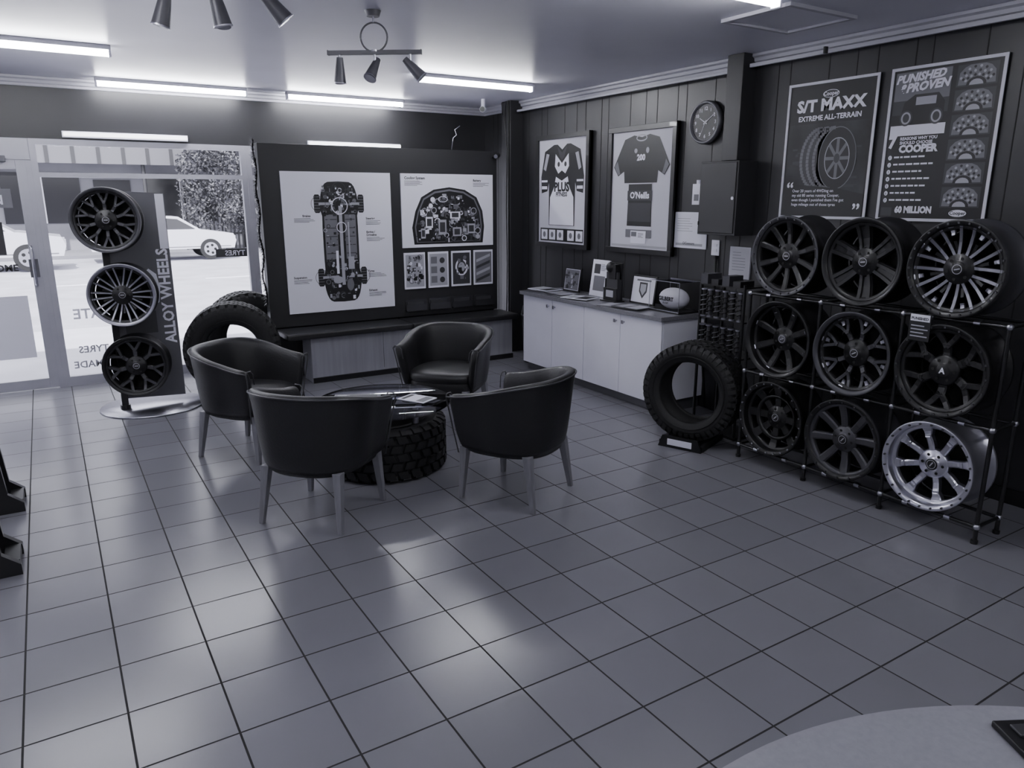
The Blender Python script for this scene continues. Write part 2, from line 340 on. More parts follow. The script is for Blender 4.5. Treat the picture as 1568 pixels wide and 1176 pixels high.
b=B('tyre_stand',frame((-ax.y,ax.x,0),(-ax.x,-ax.y,0),(0,0,1),(3.76,3.58,0)))
for sx in(-1,1):
    b.prism([(-.19,0),(.19,0),(.19,.04),(.10,.05),(-.10,.05),(-.19,.04)],-.012,.012,black,frame((0,1,0),(0,0,1),(1,0,0),(sx*.15,0,0)))
b.prism([(-.16,0),(.16,0),(.13,.085),(-.13,.085)],-.215,-.20,black,frame((1,0,0),(0,0,1),(0,1,0),(0,0,0)))
b.box(-.09,.09,-.2175,-.2155,.02,.065,paper); b.box(-.15,.15,-.20,.2,.0,.015,black)
b.done(.002)
b=B('display_tyre'); ax=Vector((-.25,-.97,0)).normalized()
tyre(b,frame(Vector((0,0,1)).cross(ax),(0,0,1),ax,(1.30,6.78,.405)),R=.405,Ri=.225,W=.28,nb=34,rows=5,lug=.016); b.done()
b=B('display_tyre'); ax=Vector((-.0,-1,0)).normalized()
tyre(b,frame(Vector((0,0,1)).cross(ax),(0,0,1),ax,(1.56,7.33,.415)),R=.415,Ri=.225,W=.28,nb=34,rows=5,lug=.016); b.done()
# ------------------------------------------------------------------ wheels
def spoke(b,a,r0,r1,w0,w1,z0,z1,t,m,a2=None,top=None,ridge=.7):
    a2=a if a2 is None else a2; P0=Vector((r0*math.cos(a),r0*math.sin(a),0));P1=Vector((r1*math.cos(a2),r1*math.sin(a2),0)); d=(P1-P0).normalized(); n=Vector((-d.y,d.x,0))
    vs=[]; K=4
    for k in range(K+1):
        u=k/K; P=P0.lerp(P1,u); w=w0+(w1-w0)*u**1.3; z=z0+(z1-z0)*u-.010*math.sin(math.pi*u)
        vs+=[P-n*w+Vector((0,0,z-t)),P+n*w+Vector((0,0,z-t)),P+n*w*.98+Vector((0,0,z-.006)),P+n*w*ridge+Vector((0,0,z)),P-n*w*ridge+Vector((0,0,z)),P-n*w*.98+Vector((0,0,z-.006))]
    vs=[tuple(v) for v in vs]
    for k in range(K):
        o=6*k
        for i in range(6):
            f=(o+i,o+(i+1)%6,o+6+(i+1)%6,o+6+i)[::-1]
            b.add(vs,[f],(top or m) if i==3 else m)
    b.add(vs,[(0,1,2,3,4,5),tuple(6*K+i for i in (5,4,3,2,1,0))],m)
def wheel(b,T,R=.24,W=.22,style='mesh',n=10,m=blk_al,top=None,lip=None,bolts=0,cap=None,boltm=steel,dish=.0,barrel=None,ws=1.0,end=None,capt=None):
    b.push(T); lip=lip or m; barrel=barrel or m; inner=matte  # inner barrel coloured black, standing in for shade between the spokes
    b.lathe([(R*.985,-W),(R,-W+.008),(R*.985,-W+.02),(R*.91,-W+.035),(R*.87,-.10),(R*.92,-.045),(R*.985,-.022),(R,-.01),(R*.99,0)],barrel,64)
    b.lathe([(R*.99,0),(R*.965,.003),(R*.93,-.004),(R*.90,-.006),(R*.885,-.014)],lip,64)
    b.lathe([(R*.885,-.014),(R*.865,-.03-dish)],m,64)
    b.lathe([(R*.865,-.03-dish),(R*.83,-.10),(R*.85,-W+.04),(R*.93,-W+.01),(R*.985,-W)],inner,64)
    hz=-.040-dish; rz=-.018-dish*.95; t=.035; ro=R*.872
    b.lathe([(R*.80,rz-.03),(R*.805,rz-.010),(R*.83,rz-.003),(R*.875,rz-.001)],m,64)
    top=top or m
    for i in range(n):
        a=2*math.pi*i/n+math.pi/2
        if style=='straight': spoke(b,a,.05,ro,.013*ws,.015*ws,hz,rz,t,m,top=top)
        elif style=='wide': spoke(b,a,.045,ro,.020*ws,.026*ws,hz,rz,t,m,top=top,ridge=.6)
        elif style=='flare': spoke(b,a,.045,R*.66,.017*ws,.017*ws,hz,rz-.006,t,m,top=top,ridge=.6); spoke(b,a,R*.60,ro,.015*ws,.036*ws,rz-.007,rz+.001,t,m,top=top,ridge=.8)
        elif style=='pocket':
            spoke(b,a,.045,ro,.026*ws,.036*ws,hz-.010,rz-.010,t,m,ridge=.9)
            for s_ in(-1,1):
                a0=a+s_*.26*ws; a1=a+s_*.105*ws; spoke(b,a0,.055,ro,.008*ws,.010*ws,hz,rz,t,m,a1,top,ridge=.75)
        elif style=='mesh':
            rm=R*.55; spoke(b,a,.05,rm,.014*ws,.015*ws,hz,(hz+rz)/2-.005,t,m,top=top)
            dl=math.pi/n*.55; spoke(b,a,rm-.012,ro,.010*ws,.011*ws,(hz+rz)/2-.005,rz,t,m,a-dl,top); spoke(b,a,rm-.012,ro,.010*ws,.011*ws,(hz+rz)/2-.005,rz,t,m,a+dl,top)
        elif style=='vee':
            dl=math.pi/n*.60; spoke(b,a-.09,.055,ro,.011*ws,.012*ws,hz,rz,t,m,a-dl,top); spoke(b,a+.09,.055,ro,.011*ws,.012*ws,hz,rz,t,m,a+dl,top)
            spoke(b,a,.05,R*.58,.012*ws,.012*ws,hz-.006,(hz+rz)/2-.012,t*.6,m)
        elif style=='holes':
            spoke(b,a,.05,ro,.024*ws,.036*ws,hz,rz,t,m,top=top,ridge=.85)
        if end: spoke(b,a,R*.70,R*.868,.011,.017,rz-.012,rz+.003,.01,end)
    if style=='holes': b.lathe([(R*.52,hz-.02),(R*.52,hz+.004),(R*.60,rz-.004),(R*.60,rz-.02)],m,48); 
    b.lathe([(0,hz-.03),(.084,hz-.03),(.080,hz-.008),(.070,hz+.003),(.040,hz+.003),(.036,hz+.009),(.032,hz+.012),(0,hz+.012)],m,36)
    b.lathe([(.031,hz+.0125),(.027,hz+.015),(0,hz+.015)],cap or blk_al,24)
    if capt: b.text(capt,0,-.014,.04,inkw,hz+.0158,'CENTER',.04)
    else: b.ring(0,0,.024,.024,.003,hz+.0156,inkl,24); b.rect(-.014,-.003,.014,.003,hz+.0156,inkl)
    for i in range(6):
        a=math.pi/3*i; x,y=.053*math.cos(a),.053*math.sin(a); b.cyl((x,y,hz),(x,y,hz+.0045),.0078,matte,10); 
    b.cyl((0,0,-W+.02),(0,0,-W+.03),R*.84,matte,40)  # added black back plate, stands in for shade behind the spoke openings
    for i in range(bolts):
        a=2*math.pi*i/bolts; x,y=R*.935*math.cos(a),R*.935*math.sin(a); b.cyl((x,y,-.008),(x,y,.005),.0055,boltm,8)
    b.pop()
cols=[2.92,2.42,1.92]; rows=[1.362,.852,.342]
RX=3.745
machd=mat('dark_machined_alloy',.24,.38,1.0)
spec=[[dict(style='wide',n=10,m=blk_al,top=blk_al,bolts=24,boltm=gun,lip=gun,ws=.8),dict(style='pocket',n=6,m=blk_al,top=blk_al,ws=1.35,lip=blk_al),dict(style='vee',n=8,m=blk_al,top=machd,bolts=28,boltm=gun,lip=blk_al,ws=.9,end=mach)],
 [dict(style='wide',n=8,m=blk_al,top=blk_al,lip=blk_al,dish=.03,end=steel,ws=1.0,cap=gun),dict(style='mesh',n=8,m=blk_al,top=gun,lip=gun,dish=.015,end=mach,ws=1.15),dict(style='mesh',n=6,m=blk_al,bolts=20,boltm=gun,ws=1.6,capt='A',lip=blk_al)],
 [dict(style='holes',n=8,m=blk_al,bolts=24,boltm=steel,dish=.035,top=blk_al,ws=.9),dict(style='wide',n=8,m=gun,top=gun,bolts=18,boltm=gun,lip=blk_al,ws=1.0),dict(style='flare',n=8,m=silver,lip=silver,bolts=24,boltm=gun,dish=.03)]]
for r in range(3):
    for c in range(3):
        b=B('alloy_wheel'); kw=dict(spec[r][c]); 
        if (r,c)==(0,2): kw['barrel']=gun
        T=frame((0,-1,0),(0,0,1),(-1,0,0),(RX,cols[c],rows[r]))@Matrix.Rotation(0 if kw.get('capt') else .13*(r*3+c),4,'Z')
        wheel(b,T,R=.24,W=.24,**kw); b.done()
b=B('wheel_display_rack')
yp=[3.185,2.67,2.17,1.655]
for y in yp:
    for x in(3.80,4.02):
        b.cyl((x,y,.02),(x,y,1.11),.011,satin,12); b.cyl((x,y,0),(x,y,.02),.017,black,12)
        for z in(.09,.60,1.11): b.ball((x,y,z),.017,steel)
    for z in(.09,.60,1.11): b.cyl((3.80,y,z),(4.02,y,z),.009,satin,10)
for z in(.09,.60,1.11):
    for x in(3.80,4.02): b.cyl((x,yp[0],z),(x,yp[-1],z),.010,satin,12)
for y0,y1 in zip(yp,yp[1:]):
    for z in(.09,.60,1.11):
        b.cyl((3.80,y0-.16,z),(3.80,y0-.13,z),.0135,steel,12); b.cyl((3.80,y1+.13,z),(3.80,y1+.16,z),.0135,steel,12)
b.done()
b=B('price_tag',onR(2.10,.99,3.735)); b.box(-.0,.11,0,.14,-.002,.0,black); b.rect(.005,.10,.105,.135,.001,inkw); b.text('PUNISHED',.01,.108,.019,inkb,.002,bold=.03)
for i in range(4): b.rect(.012,.02+.018*i,.10-.02*(i%2),.026+.018*i,.001,inkl)
b.done()
# ------------------------------------------------------------------ three wheel display stand
e=empty('wheel_display_stand')
b=B('base_disc'); b.lathe([(0,.0),(.40,.0),(.405,.006),(.40,.013),(0,.015)],steel,64,Tr((.60,6.68,0))); b.done(parent=e)
b=B('post'); b.box(.36,.41,6.62,6.66,.015,1.6,satin); b.cyl((.385,6.64,.015),(.385,6.64,.05),.04,satin); b.done(.003,parent=e)
b=B('sign_panel',frame((.99,.12,0),(-.0,0,1),(.12,-.99,.0),(.36,6.66,.0)))
pm=mat('sign_panel_grey',.11,.4,0,.1,3)
b.prism([(0.0,.10),(.50,.06),(.50,1.74),(.02,1.76)],0,.02,pm)
b.rect(.43,1.30,.495,1.735,.0205,inkw)
b.text('ALLOY WHEELS',.475,.52,.12,inkw,.0215,rot=math.pi/2,bold=.03,sx=.92)
b.text('10',.10,.84,.42,inkw,.0212,bold=.03,sx=.7); b.rect(.1,.62,.34,.80,.0211,inkd)
b.done(.002,parent=e)
for k,(x,z,st) in enumerate([(.40,1.54,'mesh'),(.445,.97,'vee'),(.48,.40,'mesh')]):
    b=B('wheel_%d'%(k+1)); ax=Vector((-.22,-.97,.02)).normalized(); xx=Vector((0,0,1)).cross(ax).normalized(); T=frame(xx,ax.cross(xx),ax,(x,6.42,z))
    wheel(b,T,R=.245,W=.20,style=st,n=[10,10,7][k],m=blk_al,top=[gun,mach,gun][k],lip=[gun,mach,blk_al][k],ws=[1.0,.7,1.3][k]); 
    b.cyl((x+.02,6.5,z),(x+.03,6.66,z),.02,black); b.done(parent=e)
# ------------------------------------------------------------------ information board
b=B('information_display_board'); X0,X1,Z0,Z1=1.70,4.18,.505,2.18
bm=mat('board_face',.016,.5)
b.box(X0,X1,7.0,7.07,Z0,Z1,bm); b.box(X0,X0+.05,7.07,7.11,0,Z1,bm); b.box(X1-.05,X1,7.07,7.11,0,Z1,bm)
b.box(X0+.05,X1-.05,7.075,7.095,0,Z0+.2,bm)  # hidden lower panel, added to block window light leaking under the board
b.done(.004)
def clutter(b,inside,x0,x1,y0,y1,n,z,sc=1):
    ms=[inkb,inkd,inkm,inkl,inkb,inkd,inkw,inkm]
    for i in range(n):
        x,y=U(x0,x1),U(y0,y1)
        if not inside(x,y): continue
        w,h=U(.006,.045)*sc,U(.006,.045)*sc
        m=random.choice(ms); zz=z+.0004*(i%9)
        k=rnd()
        if k<.6: b.rect(x-w/2,y-h/2,x+w/2,y+h/2,zz,m)
        elif k<.85: b.ell(x,y,w*.5,w*.5,zz,m,12)
        else: b.ring(x,y,w*.7,w*.7,w*.2,zz,m,14)
def lines(b,x,y,n,w,z,m=inkd,lh=.011,th=.0035,al=0):
    for i in range(n):
        ww=w*U(.6,1); xs=x if al==0 else x-ww; b.rect(xs,y-i*lh-th,xs+ww,y-i*lh,z,m)
b=B('underbody_poster',onB(1.88,.63,6.985)); w,h=1.07,1.31
b.box(0,w,0,h,-.014,0,paper)
cx=.54
body=[]
for i in range(40):
    t=2*math.pi*i/40; x=math.copysign(abs(math.cos(t))**.35,math.cos(t))*.20; y=math.copysign(abs(math.sin(t))**.7,math.sin(t))*.57; 
    if abs(y)<.30: x*=.88
    body.append((cx+x,.655+y))
b.flat(body,.001,inkb)
for sy in(.33,1.02):
    for sx in(-1,1):
        b.flat([(cx+sx*.215+i*.030,sy+j*.085) for i,j in((-1,-.8),(-.6,-1),(.6,-1),(1,-.8),(1,.8),(.6,1),(-.6,1),(-1,.8))],.0015,inkb)
        for k in range(6): b.rect(cx+sx*.215-.027,sy-.07+k*.026,cx+sx*.215+.027,sy-.064+k*.026,.002,inkm)
        b.rect(cx+min(sx*.04,sx*.2),sy-.012,cx+max(sx*.04,sx*.2),sy+.012,.002,inkl)
ins=lambda x,y: abs(x-cx)<.155 and abs(y-.655)<.53
b.rect(cx-.155,.50,cx-.03,.92,.0025,inkm); b.rect(cx+.045,.50,cx+.155,.92,.0025,inkm)
for yy in (.55,.63,.71,.79,.87):
    b.rect(cx-.145,yy,cx-.035,yy+.008,.003,inkd); b.rect(cx+.05,yy,cx+.145,yy+.008,.003,inkd)
clutter(b,ins,cx-.155,cx+.155,.12,.48,130,.003,.9)
clutter(b,ins,cx-.155,cx+.155,.92,1.18,130,.003,.9)
clutter(b,ins,cx-.155,cx+.155,.48,.92,50,.003,.6)
b.rect(cx-.012,.25,cx+.02,1.0,.0075,inkl); b.rect(cx-.06,.36,cx-.035,.58,.0072,inkw); b.rect(cx+.07,.40,cx+.085,.85,.0075,inkl); b.rect(cx+.06,.40,cx+.12,.52,.0073,inkl)
b.ell(cx-.05,.30,.05,.035,.0076,inkl); b.ell(cx+.07,.25,.035,.06,.0076,inkm); b.ring(cx,1.0,.08,.08,.008,.008,inkw); b.ring(cx+.01,.80,.05,.05,.006,.008,inkw)
for sx,sy in((-.205,1.02),(.205,.33),(-.205,.33),(.0,1.15)): b.ring(cx+sx,sy,.07,.07,.004,.0082,inkd)
for x,y,t,al in[(.12,.90,'Brakes',1),(.80,.87,'Steering',0),(.80,.74,'Engine /\nDriveline',0),(.80,.36,'Tyres',0),(.80,.17,'Exhaust',0),(.06,.33,'Suspension',0)]:
    b.text(t,x if al==0 else x+.06,y,.028,inkb,.001,bold=.03); lines(b,x-(.02 if al else 0),y-.012-(.03 if '/' in t else 0),4,.2,.001)
b.done()
b=B('engine_bay_poster',onB(3.06,1.21,6.985)); w,h=1.06,.73
b.box(0,w,0,h,-.014,0,paper)
arch=[(.13,.03),(.93,.03),(.95,.2),(.93,.36),(.86,.50),(.72,.575),(.54,.60),(.36,.575),(.22,.50),(.15,.36),(.11,.2)]
b.flat(arch,.001,inkb)
b.flat([(.53+(x-.53)*.93,.05+(y-.03)*.93) for x,y in arch],.0015,inkm)
b.flat([(.53+(x-.53)*.90,.055+(y-.03)*.89) for x,y in arch],.002,inkb)
ins=lambda x,y: ((x-.53)/.36)**2+((y-.16)/.37)**2<1 and y>.06
clutter(b,ins,.16,.90,.06,.53,420,.003,1.2)
for x,y,a,c in[(.45,.20,.09,.15),(.30,.25,.08,.11),(.60,.32,.12,.07),(.79,.18,.09,.10),(.23,.14,.05,.10),(.62,.15,.10,.09)]:
    b.rect(x-a/2,y-c/2,x+a/2,y+c/2,.0075,random.choice([inkw,inkl,inkm])); b.rect(x-a/3,y-c/3,x+a/3,y+c/3,.008,inkd)
for x,y in((.25,.36),(.82,.36)): b.ring(x,y,.035,.035,.007,.008,inkl)
b.ring(.46,.48,.055,.03,.006,.008,inkw)
b.text('Cooling System',.04,.675,.036,inkb,.001,bold=.03); b.text('Battery',.82,.66,.032,inkb,.001,bold=.03); lines(b,.04,.66,5,.22,.001); lines(b,.82,.645,4,.2,.001)
b.done()
for i in range(4):
    b=B('small_poster',onB(3.07+.27*i,.79,6.988)); b.box(0,.235,0,.37,-.01,0,paper); b.rect(.015,.02,.22,.35,.001,[inkl,inkl,inkd,inkm][i])
    if i==1: [b.rect(.03,.05+.1*j,.10,.12+.1*j,.002,inkm) or b.ell(.16,.08+.1*j,.03,.03,.002,inkd) for j in range(3)]
    if i==0: clutter(b,lambda x,y:True,.04,.2,.05,.33,60,.002)
    if i==2: b.ring(.12,.2,.075,.09,.02,.002,inkw); b.ell(.12,.2,.04,.05,.003,inkl); clutter(b,lambda x,y:True,.04,.2,.05,.33,20,.003)
    if i==3: [b.flat([(.03,.03+.07*k),(.2,.09+.07*k),(.2,.12+.07*k),(.03,.06+.07*k)],.002,inkl if k%2 else inkd) for k in range(4)]
    b.done()
b=B('brochure_holder',onB(3.07,.56,6.998))
for i in range(4):
    x=.27*i; b.box(x,x+.235,0,.12,0,.004,mat('smoked_acrylic',.03,.1)); b.box(x,x+.235,0,.006,0,.035,satin); b.box(x+.02,x+.21,.01,.10,.006,.012,inkd); b.box(x,x+.235,0,.07,.03,.034,mat('smoked_acrylic',.03,.1))
b.done(.001)
b=B('tinsel_garland')
tm=mat('dark_tinsel',.04,.25,.6)
for i in range(1500):
    z=U(.75,2.2); c=Vector((1.67+.010*math.sin(z*17),6.98+.010*math.cos(z*13),z)); d=Vector((U(-1,.0),U(-1,.0),U(-.6,.6))).normalized()
    n=d.cross(Vector((0,0,1))).normalized()*.004; L_=U(.03,.075); q=c+d*L_
    b.add([tuple(c-n),tuple(c+n),tuple(q)],[(0,1,2)],tm)
b.tube([(1.67+.010*math.sin(z*17),6.98+.010*math.cos(z*13),z) for z in [.75+.05*i for i in range(30)]],.004,tm,6)
b.done()
# ------------------------------------------------------------------ bench
b=B('bench_seat')
b.box(1.98,4.2,6.72,6.995,0,.44,bench_m); b.box(1.98,4.2,6.70,6.72,0,.05,satin)
for x in (2.7,3.45): b.box(x-.0015,x+.0015,6.7185,6.72,.07,.44,groove)
b.done(.003)
b=B('bench_cushion')
for x0,x1 in((1.74,2.98),(2.985,4.22)): b.box(x0,x1,6.61,6.995,.441,.50,leather)
b.done(.018,4)
b=B('waste_bin'); b.lathe([(0,0),(.10,0),(.125,.50),(.13,.51),(.13,.53),(.115,.60),(.06,.63),(0,.63)],mat('bin_plastic',.03,.4),32,Tr((4.28,6.42,0)))
b.lathe([(.132,.50),(.136,.51),(.132,.52)],steel,32,Tr((4.28,6.42,0))); b.done()
# ------------------------------------------------------------------ counter
b=B('storage_counter'); y0,y1=4.20,6.20; xf=4.01
b.box(xf+.02,XR-.006,y0,y1,.10,.765,white); b.box(xf+.06,XR-.02,y0+.02,y1,0,.10,greym)
b.box(xf-.03,XR-.004,y0-.02,y1+.03,.765,.80,ctop)
dw=(y1-y0)/4
for i in range(4):
    a=y0+i*dw; b.box(xf,xf+.018,a+.003,a+dw-.003,.085,.76,white)
    hy=a+dw-.05 if i%2==0 else a+.05
    b.cyl((xf,hy,.70),(xf-.022,hy,.70),.006,steel,10); b.box(xf-.028,xf-.02,hy-.012,hy+.012,.685,.715,steel)
b.done(.002)
def pframe(name,Y,X,w,h,art,z=.802,tilt=.14,fr=black,yaw=0):
    T=Tr((X,Y,z))@Matrix.Rotation(yaw,4,'Z')@frame((0,-1,0),(0,0,1),(-1,0,0),(0,0,0))@Matrix.Rotation(-tilt,4,'X')
    b=B(name,T); b.box(-w/2,w/2,0,h,-.015,0,fr); b.rect(-w/2+.015,.015,w/2-.015,h-.015,.001,paper); art(b,w,h); 
    b.box(-.02,.02,.02,h*.6,-.04,-.015,fr); b.done(.001)
pframe('photo_frame',5.88,4.36,.26,.235,lambda b,w,h:(b.rect(-w/2+.02,.02,w/2-.02,h-.02,.002,inkm),clutter(b,lambda x,y:True,-.09,.09,.04,.19,40,.003)))
pframe('certificate_frame',5.46,4.36,.25,.34,lambda b,w,h:(b.rect(-.08,.05,.08,.19,.002,inkm),b.rect(-.09,.21,.0,.3,.002,inkd),lines(b,.01,.3,6,.08,.002)),fr=paper)
pframe('award_frame',4.82,4.34,.31,.25,lambda b,w,h:(b.flat([(-.05,.19),(.05,.19),(.05,.11),(0,.05),(-.05,.11)],.002,inkd),b.flat([(-.035,.175),(.035,.175),(.035,.12),(0,.075),(-.035,.12)],.003,inkl),b.rect(-.09,.20,.09,.215,.002,inkm)))
b=B('brochure_stand',Tr((4.26,5.12,.801)));
b.box(-.06,.06,-.10,.10,0,.01,black); b.box(.03,.045,-.09,.09,.01,.34,black); b.box(-.03,-.015,-.09,.09,.01,.12,black); b.box(-.015,.03,-.09,-.08,.01,.2,black); b.box(-.015,.03,.08,.09,.01,.2,black)
b.box(-.01,.02,-.075,.075,.012,.26,inkd); b.ball((.0,.02,.30),.05,black); b.box(-.02,.03,-.06,.03,.2,.33,black)
b.push(frame((0,-1,0),(0,0,1),(-1,0,0),(-.032,0,.02))); b.rect(-.05,.02,.05,.08,0,inkl); b.pop(); b.done(.002)
b=B('magazine_stack')
for i,(x,y,r) in enumerate([(4.16,6.05,.2),(4.15,6.04,.35),(4.17,6.05,.1),(4.14,5.72,-.2),(4.14,5.73,0),(4.11,5.40,.3),(4.11,4.86,.3),(4.12,4.68,.1)]):
    zz=.801+.008*(i%3 if i<5 else i%2); b.push(Tr((x,y,zz))@Matrix.Rotation(r,4,'Z')); b.box(-.105,.105,-.148,.148,0,.007,[inkm,inkd,paper][i%3]); b.rect(-.09,-.13,.09,.0,.0075,[inkd,inkl,inkd][i%3]); b.rect(-.09,.03,.09,.12,.0075,inkl); b.pop()
b.done()
e=empty('football_display_case')
b=B('case',Tr((4.30,4.38,.801))); cw,cd,ch=.115,.17,.25
b.box(-cw,cw,-cd,cd,0,.015,black); 
for x in(-cw,cw-.002): b.box(x,x+.002,-cd,cd,.015,ch,glass)
for y in(-cd,cd-.002): b.box(-cw,cw,y,y+.002,.015,ch,glass)
b.box(-cw,cw,-cd,cd,ch,ch+.003,glass)
for x in(-cw,cw):
    for y in(-cd,cd): b.cyl((x,y,.01),(x,y,ch),.0025,steel,6)
    for z in (.015,ch): b.box(x-.002,x+.002,-cd,cd,z-.002,z+.002,steel)
b.done(parent=e)
b=B('football',Tr((4.30,4.38,.905))@Matrix.Rotation(math.pi/2,4,'X'))
b.lathe([(.088*math.cos(t)**.85 if math.cos(t)>1e-6 else 0,.145*math.sin(t)) for t in [-math.pi/2+math.pi*i/24 for i in range(25)]],mat('football_leather',.7,.5),32)
b.lathe([(.0745,.072),(.0755,.078),(.066,.094),(.064,.094)],inkd,32); b.lathe([(.0745,-.072),(.0755,-.078),(.066,-.094),(.064,-.094)],inkd,32)
b.M=onR(4.38,.87,4.208); b.text('GILBERT',0,.025,.045,inkb,.0,'CENTER',.04); b.text('RUGBY',0,.0,.02,inkb,.001,'CENTER',.03)
b.done(parent=e)
# ------------------------------------------------------------------ wall posters
def pst(name,Y,Z,w,h):
    b=B(name,onR(Y,Z,XR-.016)); b.box(0,w,0,h,-.012,0,inkb); t=.017
    for a in((0,0,w,t),(0,h-t,w,h),(0,t,t,h-t),(w-t,t,w,h-t)): b.box(a[0],a[2],a[1],a[3],0,.006,mat('poster_border',.7,.5))
    return b
def tyreart(b,cx,cy,rx,ry,z,tw):
    b.ell(cx-tw,cy,rx,ry,z,inkd,32); b.rect(cx-tw,cy-ry,cx,cy+ry,z,inkd); b.ell(cx,cy,rx,ry,z+.001,inkb,32); b.ring(cx,cy,rx,ry,.006,z+.0015,inkm)
    for i in range(26):
        a=math.pi/2+math.pi*i/25; 
        for k in range(3):
            x=cx-tw*(.25+.33*k)+rx*math.cos(a)*.97; y=cy+ry*math.sin(a)*.97; s=.010*ry/.15
            b.rect(x-s,y-s*.8,x+s*.6,y+s*.8,z+.0012,inkm)
    b.ring(cx,cy,rx*.66,ry*.66,.006,z+.002,inkl)
    for i in range(8):
        a=2*math.pi*i/8; c,s=math.cos(a),math.sin(a); n=.008*ry/.15
        b.flat([(cx-n*s,cy+n*c),(cx+n*s,cy-n*c),(cx+rx*.64*c+n*s,cy+ry*.64*s-n*c),(cx+rx*.64*c-n*s,cy+ry*.64*s+n*c)],z+.002,inkm)
    b.ell(cx,cy,rx*.15,ry*.15,z+.0025,inkd)
b=pst('tyre_poster',3.565,1.565,.665,.885); w,h=.665,.885
b.rect(.03,.03,w-.03,.62,.001,mat('print_poster_grad',.022,.5,0,.7,6))
b.ell(.33,.80,.06,.025,.0015,inkw); b.ell(.33,.80,.056,.022,.002,inkd); b.text('Cooper',.33,.79,.035,inkw,.003,'CENTER',.02)
b.text('S/T MAXX',.33,.70,.102,inkw,.002,'CENTER',.045,sx=1.1); b.text('EXTREME ALL-TERRAIN',.33,.64,.045,inkw,.002,'CENTER',.03,sx=1.0)
for i in range(30):
    x0,y0=U(.04,.5),U(.2,.5); b.rect(x0,y0,x0+U(.02,.12),y0+U(.004,.02),.0015,inkd)
tyreart(b,.42,.39,.14,.20,.002,.15)
b.flat([(.02,.02),(.64,.02),(.64,.16),(.45,.20),(.2,.22),(.02,.24)],.0052,inkb)
b.text('“',.05,.15,.13,inkw,.007,bold=.02); b.text('”',.57,.01,.13,inkw,.007,bold=.02)
for i,t in enumerate(["Over 20 years of 4WDing on","my old 80 series running Cooper,","even though I punished them I've got","huge mileage out of those tyres"]): b.text(t,.10,.175-.03*i,.027,inkw,.007,bold=.01)
b.done()
b=pst('tyre_reasons_poster',2.825,1.565,.65,.89); w,h=.65,.89
b.rect(.03,.62,.36,.86,.001,inkm); 
b.text('PUNISHED',.035,.80,.062,inkw,.004,bold=.05,rot=.05,shear=.3); b.text('&PROVEN',.06,.745,.066,inkw,.004,bold=.05,rot=.05,shear=.3)
b.rect(.03,.62,.36,.70,.0015,inkd)
b.flat([(.08,.60),(.34,.60),(.34,.68),(.30,.73),(.16,.73),(.10,.69)],.002,inkb); b.ell(.12,.60,.04,.045,.003,inkd); b.ring(.12,.60,.03,.035,.01,.0035,inkl); b.ell(.30,.60,.04,.045,.003,inkd); b.ring(.30,.60,.03,.035,.01,.0035,inkl); b.rect(.17,.67,.29,.715,.003,inkl)
b.rect(.03,.50,.36,.56,.0025,inkw); b.text('7',.03,.435,.09,inkw,.003,bold=.06); b.text('REASONS WHY YOU\nSHOULD CHOOSE',.10,.475,.024,inkw,.003,bold=.04); b.text('COOPER',.10,.405,.058,inkw,.003,bold=.06)
for i in range(7):
    b.ell(.05,.375-.042*i,.012,.014,.003,inkw,12); b.text('%d'%(i+1),.044,.367-.042*i,.022,inkb,.004); 
    x=.075
    while x<.075+U(.15,.26): wd=U(.015,.04); b.rect(x,.372-.042*i,x+wd,.382-.042*i,.003,inkw); x+=wd+.007
b.text('60 MILLION',.12,.05,.052,inkw,.003,bold=.06,sx=.85); b.rect(.03,.03,.10,.08,.0025,inkd)
for i in range(6):
    y=.80-.132*i; b.rect(.39,y-.058,.61,y+.058,.0015,inkd)
    b.flat([(.40,y-.05),(.405,y+.015),(.43,y+.042),(.46,y+.054),(.54,y+.054),(.57,y+.042),(.595,y+.015),(.60,y-.05)],.002,inkm)
    for k in range(8):
        for j in range(3):
            a=math.pi*(.12+.76*k/7); b.ell(.50+(.092-.014*j)*math.cos(a),y-.045+(.088-.022*j)*math.sin(a),.008,.008,.0025,[inkb,inkl][(k+j)%2],6)
    b.flat([(.445,y-.055)]+[(.50+.055*math.cos(math.pi-math.pi*q/8),y-.055+.045*math.sin(math.pi*q/8)) for q in range(9)],.003,inkb)
    b.flat([(.50+.038*math.cos(math.pi-math.pi*q/8),y-.053+.03*math.sin(math.pi*q/8)) for q in range(9)],.0035,inkl)
b.ell(.50,.05,.05,.02,.005,inkw); b.text('Cooper',.50,.042,.028,inkb,.006,'CENTER',.02)
b.done()
fbg=mat('frame_mat_board',.62,.6)
def jf(name,Y,Z,w,h,art):
    b=B(name,onR(Y,Z,XR-.049)); b.box(0,w,0,h,-.045,-.02,black); t=.045
    for a in((0,0,w,t),(0,h-t,w,h),(0,t,t,h-t),(w-t,t,w,h-t)): b.box(a[0],a[2],a[1],a[3],-.045,.0,satin)
    b.rect(t,t,w-t,h-t,-.019,fbg); art(b,w,h); b.done(.002)
